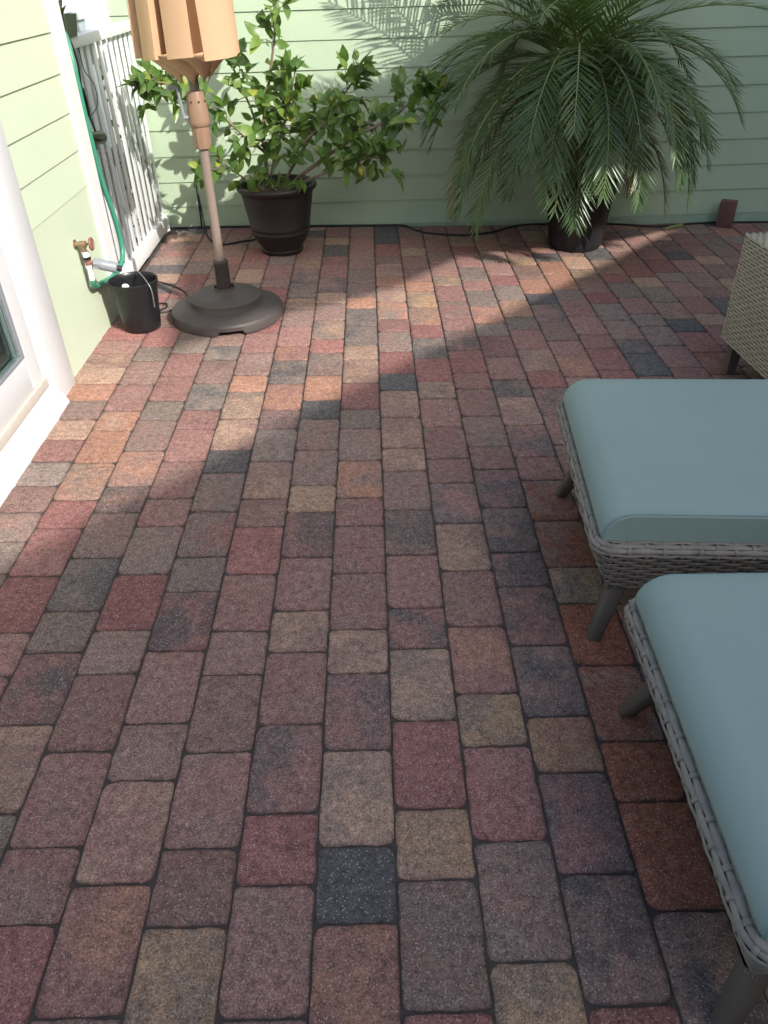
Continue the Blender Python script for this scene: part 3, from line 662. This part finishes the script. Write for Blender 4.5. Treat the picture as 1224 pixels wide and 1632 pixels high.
# ------------------------------------------------------------------ pygmy date palm in its pot
QX, QY = 1.235, 4.79
pq = thing('plant_pot', 'black round pot holding the palm', 'pot', (QX, QY, gz(QX)))
MB().lathe([(.001, 0), (.150, 0), (.157, .01), (.165, .06), (.196, .31), (.203, .318), (.206, .335), (.208, .372), (.204, .378), (.197, .376), (.193, .345), (.190, .335), (.001, .334)], n=56, cap0=False).build('shell', 'pot_black', pq, True, 50)
MB().lathe([(.191, .35), (.12, .36), (.06, .366), (.001, .37)], n=30, cap0=False).build('potting_soil', 'potsoil', pq)
KC = Vector((1.135, 4.76, .93))
pa = thing('palm_tree', 'pygmy date palm with arching feathery fronds in black pot', 'palm', (QX - .02, QY, gz(QX) + .37))
PO = Vector((QX - .02, QY, gz(QX) + .37))
rq = random.Random(21)
m = MB(); path = smooth_path([(QX - .02, QY, .35), (QX - .05, QY - .01, .58), KC + Vector((.02, 0, -.12)), KC], 8)
m.tube([p - PO for p in path], [.055 + .008 * (i % 2) for i in range(len(path))], 14)
for i in range(60):
    t = rq.random(); p = path[int(t * (len(path) - 1))]; a = rq.uniform(0, 6.28); d = Vector((math.cos(a), math.sin(a), .6))
    m.tube([p - PO + d * .045, p - PO + d * rq.uniform(.075, .12)], [.012, .004], 5)
m.build('trunk', 'fibre', pa)
def frond(az, e0, L, mat, droop, npair=34, ll=.19, dense=1.0, twist=0):
    """arching rachis with two ranks of drooping leaflets"""
    p = KC + Vector((math.cos(az) * .03, math.sin(az) * .03, rq.uniform(-.05, .05))); pts = []; n = 22; el = e0; side = rq.uniform(-.12, .12); az_ = az
    for i in range(n + 1):
        pts.append(p.copy()); t = i / n
        d = Vector((math.cos(az_) * math.cos(el), math.sin(az_) * math.cos(el), math.sin(el))); p = p + d * (L / n)
        el -= droop / n * (1.25 - .5 * t); el = max(el, R(-86)); az_ += side / n
        if p.y > 5.20: p.y = 5.20 - rq.uniform(0, .01)
        if p.z < .01 - .0225 * p.x: p.z = .012 - .0225 * p.x
    mb = MB()
    for j in range(npair):
        t = .14 + .86 * (j + .5) / npair; f = t * n; i = min(int(f), n - 1); base = pts[i].lerp(pts[i + 1], f - i)
        tan = (pts[min(i + 2, n)] - pts[max(i - 1, 0)]).normalized()
        s_ = tan.cross(Vector((0, 0, 1)));
        if s_.length < .15: s_ = Vector((-math.sin(az), math.cos(az), 0))
        s_.normalize(); nrm = s_.cross(tan).normalized()
        if nrm.z < 0: nrm = -nrm
        ln0 = ll * (.55 + .45 * math.sin(math.pi * min(1, t * .92 + .10))) * (1 if t < .86 else 1 - (t - .86) * 3)
        for sg in (-1, 1):
            if rq.random() > dense: continue
            ang = R(rq.uniform(46, 62)) * (1 - .45 * t)
            d = (tan * math.cos(ang) + s_ * sg * math.sin(ang) + nrm * rq.uniform(.05, .28)).normalized(); ln = ln0 * rq.uniform(.85, 1.12); wd = rq.uniform(.0046, .0064)
            q0 = base; q1 = base + d * ln * .5 + Vector((0, 0, -.006)); q2 = base + d * ln + Vector((0, 0, -rq.uniform(.005, .035) * ln / .19))
            for q in (q1, q2):
                if q.y > 5.235: q.y = 5.235
            wv = d.cross(nrm).normalized(); dn = nrm * .0016
            o = len(mb.v)
            mb.v += [tuple(x - PO) for x in (q0 - wv * wd * .6, q0 - dn, q0 + wv * wd * .6, q1 - wv * wd, q1 - dn, q1 + wv * wd, q2)]
            mb.f += [(o, o + 1, o + 4, o + 3), (o + 1, o + 2, o + 5, o + 4), (o + 3, o + 4, o + 6), (o + 4, o + 5, o + 6)]
    fo = mb.build('frond', mat, pa, True, 30)
    MB().tube([x - PO for x in pts], [.0062 * (1 - .8 * i / n) + .0008 for i in range(n + 1)], 6).build('rachis', 'rachis', fo)
# azimuth (0 = right, 270 = to the camera), start elevation, length, droop
specs = []
for i in range(9): specs.append((R(360 / 9 * i + rq.uniform(-9, 9)), R(rq.uniform(26, 46)), rq.uniform(.82, 1.0), R(rq.uniform(88, 122)), 'frond'))
for i in range(7): specs.append((R(360 / 7 * i + rq.uniform(-9, 9)), R(rq.uniform(2, 22)), rq.uniform(.76, .94), R(rq.uniform(80, 110)), 'frond'))
for i in range(6): specs.append((R(360 / 6 * i + rq.uniform(-10, 10)), R(rq.uniform(52, 72)), rq.uniform(.75, .95), R(rq.uniform(65, 110)), 'frond'))
for i in range(5): specs.append((R(185 + 36 * i + rq.uniform(-6, 6)), R(rq.uniform(-12, 6)), rq.uniform(.78, .96), R(rq.uniform(66, 84)), 'frond' if i % 4 else 'frond_y'))
for i in range(10): specs.append((R(360 / 10 * i + rq.uniform(-9, 9)), R(rq.uniform(44, 66)), rq.uniform(.95, 1.12), R(rq.uniform(55, 82)), 'frond'))
for i in range(4): specs.append((R(rq.uniform(0, 360)), R(rq.uniform(76, 87)), rq.uniform(.55, .8), R(rq.uniform(15, 50)), 'frond_l'))
specs += [(R(180), R(30), 1.0, R(100), 'frond'), (R(212), R(20), 1.0, R(96), 'frond'), (R(244), R(36), .95, R(112), 'frond'), (R(268), R(8), .9, R(92), 'frond'), (R(300), R(34), .98, R(112), 'frond'), (R(330), R(20), 1.0, R(100), 'frond'), (R(355), R(8), .98, R(90), 'frond'), (R(282), R(55), 1.0, R(110), 'frond'), (R(262), R(-10), .92, R(78), 'frond'), (R(300), R(-5), .80, R(82), 'frond_y'), (R(205), R(-2), 1.05, R(80), 'frond'), (R(196), R(4), 1.08, R(92), 'frond_y'), (R(218), R(0), 1.06, R(84), 'frond'), (R(340), R(2), 1.05, R(90), 'frond'), 
          (R(332), R(10), 1.0, R(95), 'frond'), (R(345), R(-4), .95, R(80), 'frond'), (R(318), R(-30), .75, R(56), 'frond_b'), (R(238), R(30), 1.0, R(120), 'frond'), (R(250), R(15), .95, R(105), 'frond'), (R(275), R(28), 1.0, R(125), 'frond'), (R(292), R(12), .95, R(104), 'frond'), (R(312), R(25), 1.02, R(118), 'frond'), (R(350), R(34), 1.05, R(100), 'frond'), (R(5), R(20), 1.0, R(95), 'frond'), (R(190), R(38), 1.05, R(112), 'frond'), (R(172), R(24), 1.0, R(100), 'frond'), (R(255), R(50), .95, R(118), 'frond'), (R(325), R(52), .98, R(112), 'frond'), (R(215), R(52), 1.0, R(112), 'frond'), (R(338), R(-14), .92, R(70), 'frond_y'), (R(30), R(40), 1.0, R(95), 'frond'), (R(178), R(72), 1.25, R(62), 'frond'), (R(205), R(66), 1.2, R(66), 'frond'), (R(160), R(64), 1.2, R(58), 'frond'), (R(225), R(76), 1.2, R(50), 'frond'), (R(190), R(56), 1.15, R(62), 'frond'), (R(150), R(45), 1.0, R(95), 'frond')]
for az, e0, L, dp, mt in specs:
    frond(az, e0, L, mt, dp, npair=int(L * 36), ll=.20 if mt != 'frond_l' else .16, dense=.97 if mt == 'frond' else .8)

# small things on the floor by the back wall
bkx = thing('standing_brick', 'brown brick standing on end against the back wall', 'brick', (2.305, 5.16, gz(2.305)), R(-28))
MB().box((-.05, -.032, 0), (.05, .032, .165), .005).build('block', 'brick', bkx, True)
fl = tag(link('fallen_leaf', leaf_mesh('fallen_leaf', leafmat('pale_fallen_leaf', (.30, .36, .10), (.38, .38, .12), .6, .2), .36, .15, -.15, rl)), 'pale yellow green leaf fallen on pavers by the back wall', 'leaf')
fl.matrix_world = Matrix.Translation((1.90, 5.09, gz(1.9) + .006)) @ (orient(Vector((1, .25, .06)), Vector((0, 0, 1))) * .13).to_4x4()

# ------------------------------------------------------------------ wicker weave on any surface
def weave(surf, ul, vl, closed, stake=.040, row=.0150, amp=.0022, hw=.0070, sw=.0050, rg=random):
    """surf(u, v) -> (point, normal); rows of strands run along u, over and under stakes along v"""
    m = MB(); nst = max(4, int(round(ul / stake / 2)) * 2); st = ul / nst; nr = max(2, int(round(vl / row))); rw = vl / nr; per = 4
    nu = nst * per
    for r_ in range(nr):
        v0 = (r_ + .5) * rw; rows = []; ph = r_ % 2
        for i in range(nu + (0 if closed else 1)):
            u = ul * i / nu; k = math.cos(math.pi * (u / st + ph)); off = amp * k * (1 + .15 * math.sin(u * 91 + r_))
            jit = .0009 * mnoise.noise((u * 25, r_ * 3.1, 4))
            row_ = []
            for dv, lift in ((-hw, -.0010), (-hw * .45, .0013), (hw * .45, .0013), (hw, -.0010)):
                p, nn = surf(u, min(max(v0 + dv + jit, 0), vl)); row_.append(p + nn * (off + lift))
            rows.append(row_)
        n = 4; base = len(m.v); m.v += [tuple(p) for q in rows for p in q]
        cnt = len(rows)
        for i in range(cnt if closed else cnt - 1):
            j = (i + 1) % cnt
            for k in range(3): m.f.append((base + i * n + k, base + i * n + k + 1, base + j * n + k + 1, base + j * n + k))
    for s in range(nst):
        u = (s + .0) * st; rows = []
        for i in range(nr * 3 + 1):
            v = vl * i / (nr * 3); r_f = v / rw - .5; off = -amp * math.cos(math.pi * (s + r_f)) * .95
            row_ = []
            for du, lift in ((-sw, -.0008), (0, .0012), (sw, -.0008)):
                p, nn = surf((u + du) % ul if closed else min(max(u + du, 0), ul), v); row_.append(p + nn * (off + lift))
            rows.append(row_)
        m.grid(rows)
    return m

def rrect(hx, hy, r):
    """perimeter parametrisation of a rounded rectangle"""
    segs = [((hx, -hy + r), (hx, hy - r), None), ((hx - r, hy - r), 0, r), ((hx - r, hy), (-hx + r, hy), None), ((-hx + r, hy - r), 90, r),
            ((-hx, hy - r), (-hx, -hy + r), None), ((-hx + r, -hy + r), 180, r), ((-hx + r, -hy), (hx - r, -hy), None), ((hx - r, -hy + r), 270, r)]
    lens = [math.dist(s[0], s[1]) if s[2] is None else math.pi / 2 * r for s in segs]; tot = sum(lens)
    def at(u):
        u %= tot
        for s, L in zip(segs, lens):
            if u <= L + 1e-9:
                if s[2] is None:
                    t = u / L; x = s[0][0] * (1 - t) + s[1][0] * t; y = s[0][1] * (1 - t) + s[1][1] * t
                    dx, dy = (s[1][0] - s[0][0]) / L, (s[1][1] - s[0][1]) / L; return (x, y), (dy, -dx)
                a = R(s[1]) + u / r; return (s[0][0] + r * math.cos(a), s[0][1] + r * math.sin(a)), (math.cos(a), math.sin(a))
            u -= L
        return (hx, -hy + r), (1, 0)
    return at, tot
def cushion_mesh(w_, d_, h_, rt=.075, crown=.012, tuck=.012):
    """waterfall cushion: soft rolled long sides, flat boxed ends"""
    prof = [(-w_ / 2 + .02, 0)]
    for k in range(11):
        a = math.pi - (math.pi / 2) * k / 10; prof.append((-w_ / 2 + rt + rt * math.cos(a), h_ - rt * .92 + rt * .92 * math.sin(a)))
    for k in range(1, 14):
        x = -w_ / 2 + rt + (w_ - 2 * rt) * k / 14; prof.append((x, h_))
    prof += [(-x, z) for x, z in prof[:11 + 1][::-1]]
    def cr(x, t): return crown * (1 - (2 * x / w_) ** 2) * (1 - (2 * t - 1) ** 4)
    ys = [0, .004, .012] + [.012 + (d_ - .024) * k / 18 for k in range(1, 18)] + [d_ - .012, d_ - .004, d_]
    rows = []
    for y in ys:
        e = min(y, d_ - y); ins = .010 * max(0, 1 - e / .012) ** 1.6; t = y / d_; row = []
        for x, z in prof:
            zz = z + (cr(x, t) if z > h_ * .9 else 0); f = 1 - ins / (w_ / 2)
            row.append((x * f, y - d_ / 2, max(0, zz - ins) if z > .002 else 0))
        rows.append(row)
    m = MB(); m.grid(rows); n = len(prof)
    m.f.append(tuple(range(n))); m.f.append(tuple((len(ys) - 1) * n + k for k in range(n))[::-1])
    for i in range(len(ys) - 1): m.f.append((i * n, (i + 1) * n, (i + 1) * n + n - 1, i * n + n - 1))
    return m, prof, ys
def ottoman(name, label, clabel, cx, cy, rz, w_=.74, d_=.76, seed=1):
    z0 = gz(cx); o = thing(name, label, 'ottoman', (cx, cy, z0), rz, 'wicker ottomans with seafoam cushions')
    hx, hy = w_ / 2, d_ / 2; zb, zt = .165, .345
    # profile: up the flared apron, over the rolled rim, down inside
    pf = [(-.070, zb)] + [(-.070 + .070 * t, zb + (zt - .022 - zb) * t) for t in (.25, .5, .75, 1)] + [(-.022 + .022 * math.cos(R(a)), zt - .022 + .022 * math.sin(R(a))) for a in (30, 60, 90)] + [(-.030, zt - .001), (-.040, zt - .008), (-.046, zt - .03)]
    cum = [0]
    for a, b in zip(pf, pf[1:]): cum.append(cum[-1] + math.dist(a, b))
    at, tot = rrect(hx, hy, .055)
    def surf(u, v):
        i = 0
        while i < len(cum) - 2 and v > cum[i + 1]: i += 1
        t = (v - cum[i]) / (cum[i + 1] - cum[i]); off = pf[i][0] * (1 - t) + pf[i + 1][0] * t; z = pf[i][1] * (1 - t) + pf[i + 1][1] * t
        (x, y), (nx, ny) = at(u); dx, dz = pf[i + 1][0] - pf[i][0], pf[i + 1][1] - pf[i][1]; L = math.hypot(dx, dz)
        return Vector((x + nx * off, y + ny * off, z)), Vector((nx * dz / L, ny * dz / L, -dx / L))
    tag(weave(surf, tot, cum[-1], True).build('wicker_weave', 'wicker', o, True, 60), kind='stuff')
    # dark structural shell just inside the weave, and the seat deck
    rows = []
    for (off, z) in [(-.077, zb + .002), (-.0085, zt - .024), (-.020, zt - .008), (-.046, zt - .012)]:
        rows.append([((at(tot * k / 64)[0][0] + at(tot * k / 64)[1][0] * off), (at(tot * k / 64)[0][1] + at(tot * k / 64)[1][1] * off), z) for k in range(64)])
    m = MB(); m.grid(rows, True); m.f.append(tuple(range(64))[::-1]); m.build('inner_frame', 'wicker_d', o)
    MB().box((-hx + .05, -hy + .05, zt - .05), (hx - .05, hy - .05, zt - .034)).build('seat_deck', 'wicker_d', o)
    for sx in (-1, 1):
        for sy in (-1, 1):
            m = MB(); tx, ty = sx * (hx - .105), sy * (hy - .105); bx_, by_ = sx * (hx - .048), sy * (hy - .048)
            rows = []
            for f, h in ((0, .024), (.5, .021), (.97, .0165), (1, .0145)):
                x = tx + (bx_ - tx) * f; y = ty + (by_ - ty) * f; z = zb + .02 - (zb + .02 - .003) * f
                rows.append([(x + h * a, y + h * b, z) for a, b in ((1, .7), (.7, 1), (-.7, 1), (-1, .7), (-1, -.7), (-.7, -1), (.7, -1), (1, -.7))])
            m.grid(rows, True); m.f.append(tuple(3 * 8 + k for k in range(8))[::-1]); lg = m.build('leg', 'legw', o, True, 50)
            MB().lathe([(.012, 0), (.013, .001), (.012, .004)], (bx_, by_, 0), 12, True, True).build('glide', 'greypl', lg)
    cu = thing('seat_cushion', clabel, 'cushion', (cx, cy, z0 + zt - .033), rz, 'seafoam seat cushions')
    cm, prof, ys = cushion_mesh(w_ - .036, d_ - .062, .112, .070, .008)
    cm.build('cover', 'cushion', cu, True, 60)
    for y in (-(d_ - .062) / 2 + .004, (d_ - .062) / 2 - .004):
        MB().tube([(x * .985, y, max(.004, z - .005 + .0)) for x, z in prof], .0022, 6, False).build('piping', 'piping', cu)
    return o
ottoman('ottoman', 'grey wicker ottoman nearer the back wall', 'seafoam cushion on the farther wicker ottoman', .885, 1.735, R(-4.6), seed=1)
ottoman('ottoman', 'grey wicker ottoman nearest the camera', 'seafoam cushion on the nearest wicker ottoman', .865, .845, R(-1.8), seed=2)

# ------------------------------------------------------------------ wicker armchair at the right edge
ch = thing('wicker_armchair', 'beige wicker armchair cut off by the right edge', 'armchair', (1.455, 3.06, gz(1.46)), R(3))
def pblock(name, lo, hi, par, mat='wickerb'):
    """woven block: weave round its perimeter and over its top"""
    lo = Vector(lo); hi = Vector(hi); hx, hy = (hi.x - lo.x) / 2, (hi.y - lo.y) / 2; cx, cy = (hi.x + lo.x) / 2, (hi.y + lo.y) / 2; H = hi.z - lo.z
    at, tot = rrect(hx, hy, min(.02, hx * .5))
    def surf(u, v): (x, y), (nx, ny) = at(u); return Vector((cx + x, cy + y, lo.z + v)), Vector((nx, ny, 0))
    tag(weave(surf, tot, H, True, stake=.026, row=.0125, amp=.0026, hw=.0050, sw=.0042).build(name, mat, par, True, 60), kind='stuff')
    def top(u, v): return Vector((lo.x + u, lo.y + v, hi.z)), Vector((0, 0, 1))
    tag(weave(lambda u, v: (Vector((lo.x + .002 + v, lo.y + .002 + u, hi.z - .002)), Vector((0, 0, 1))), 2 * hy - .004, 2 * hx - .004, False, stake=.026, row=.0125, amp=.0026, hw=.0050, sw=.0042).build(name + '_top', mat, par, True, 60), kind='stuff')
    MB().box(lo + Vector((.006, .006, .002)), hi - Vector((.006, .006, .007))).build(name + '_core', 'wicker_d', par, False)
pblock('side_panel', (0, -.78, .135), (.11, 0, .565), ch); pblock('side_panel', (.70, -.78, .135), (.81, 0, .565), ch)
pblock('back_panel', (.114, -.10, .135), (.696, 0, .80), ch); pblock('seat_rail', (.114, -.775, .135), (.696, -.104, .30), ch)
for x in (.03, .75):
    for y in (-.06, -.72):
        m = MB(); sy = .03 if y > -.3 else -.03
        rows = [[(x + .02 + h * a + dx, y + h * b + dy, z) for a, b in ((1, 1), (-1, 1), (-1, -1), (1, -1))] for h, z, dx, dy in ((.026, .15, 0, 0), (.017, .003, -.012 if x < .3 else .012, sy * -.5))]
        m.grid(rows, True); m.f.append((7, 6, 5, 4)); m.build('leg', 'legw', ch, False)
cc = thing('seat_cushion', 'seafoam cushion on the beige wicker armchair', 'cushion', (1.455, 3.06, gz(1.46)), R(3), 'seafoam seat cushions')
cm, _, _ = cushion_mesh(.575, .66, .12); co = cm.build('cover', 'cushion', cc, True, 60); co.location = (.405, -.44, .306)

# ------------------------------------------------------------------ out of frame: unseen house shaped to cast its shadow edge, and a sail added for shade
nh = thing('unseen_gabled_house', 'unseen house to the right, shaped to cast the shade on the patio', 'house', (0, 0, 0))
HX = 5.0
def rake(y): return 2.96 - .497 * (y - 2.2) if y > -4.6 else 2.96 - .497 * (-4.6 - 2.2) + .497 * (y + 4.6)
ys = [6.4, -4.6, -15.6]
m = MB(); m.add([(HX + .3, 6.2, -.19), (HX + .3, -15.4, -.19), (HX + .3, -15.4, rake(-15.4) - .25), (HX + .3, -4.6, rake(-4.6) - .25), (HX + .3, 6.2, rake(6.2) - .25),
                 (HX + 8, 6.2, -.19), (HX + 8, -15.4, -.19), (HX + 8, -15.4, rake(-15.4) - .25), (HX + 8, -4.6, rake(-4.6) - .25), (HX + 8, 6.2, rake(6.2) - .25)],
                [(0, 1, 2, 3, 4), (9, 8, 7, 6, 5), (0, 4, 9, 5), (1, 6, 7, 2), (4, 3, 8, 9), (3, 2, 7, 8), (0, 5, 6, 1)]); m.build('wall', 'siding', nh, False)
m = MB(); a = [(HX, y, rake(y)) for y in ys] + [(HX, y, rake(y) - .22) for y in ys[::-1]]
m.add(a + [(x + 8.3, y, z) for x, y, z in a], [tuple(range(6)), tuple(range(11, 5, -1))] + [(i, i + 6, (i + 1) % 6 + 6, (i + 1) % 6) for i in range(6)]); m.build('roof', 'roof', nh, False)
# added sail: unseen cloth cut to cast the shadow band, in the plane x = 4.2, one corner to the left
sl_ = thing('added_shade_sail', 'unseen tan sail added to cast the shadow band on wall and floor', 'shadow caster', (0, 0, 0))
DX = 5.0 - 4.2
poly = [(5.2, 1.3), (2.4, 2.82), (1.9, 3.14), (1.42, 3.46), (1.0, 3.80), (.16, 4.50), (-.84, 4.95), (-1.33, 5.24), (-2.0, 5.70), (-2.75, 6.04), (-2.02, 6.13), (-1.2, 6.30), (-.24, 6.10), (.32, 5.83), (.75, 5.66), (5.2, 3.6)]
k_ = math.tan(SUN_EL) * math.sqrt(2); k0 = math.tan(R(35.5)) * math.sqrt(2)
pp = [(y + DX, z - DX * k_) for y, z in poly]
m = MB(); n = len(pp); m.add([(4.2, y, z) for y, z in pp] + [(4.212, y, z) for y, z in pp], [tuple(range(n)), tuple(range(2 * n - 1, n - 1, -1))] + [(i, i + n, (i + 1) % n + n, (i + 1) % n) for i in range(n)])
m.build('cloth', 'sail', sl_, False)
MB().tube([(4.206, 5.2 + DX, -.19), (4.206, 5.2 + DX, 3.4)], .04, 10).build('mast', 'steel', sl_)
MB().tube([(4.206, pp[9][0], pp[9][1]), (5.1, pp[9][0] - .1, rake(pp[9][0] - .1) - .05)], .006, 6).build('rope', 'steel', sl_)

wg = thing('added_house_wing', 'unseen house wing added behind the viewer to cut sky light', 'house', (0, 0, 0))  # unseen wing, added to dim the sky light reaching the back wall
MB().box((-1.7, -8.0, -.19), (4.9, -2.35, 2.75)).build('wall', 'siding', wg, False)
m = MB(); m.add([(-2.0, -2.0, 2.70), (4.95, -2.0, 2.70), (4.95, -5.2, 4.0), (-2.0, -5.2, 4.0), (-2.0, -8.3, 2.70), (4.95, -8.3, 2.70), (-2.0, -2.0, 2.86), (4.95, -2.0, 2.86), (4.95, -5.2, 4.16), (-2.0, -5.2, 4.16), (-2.0, -8.3, 2.86), (4.95, -8.3, 2.86)],
  [(3, 2, 1, 0), (4, 5, 2, 3), (6, 7, 8, 9), (9, 8, 11, 10), (0, 1, 7, 6), (5, 4, 10, 11), (0, 6, 9, 3), (3, 9, 10, 4), (1, 2, 8, 7), (2, 5, 11, 8)]); m.build('roof', 'roof', wg, False)
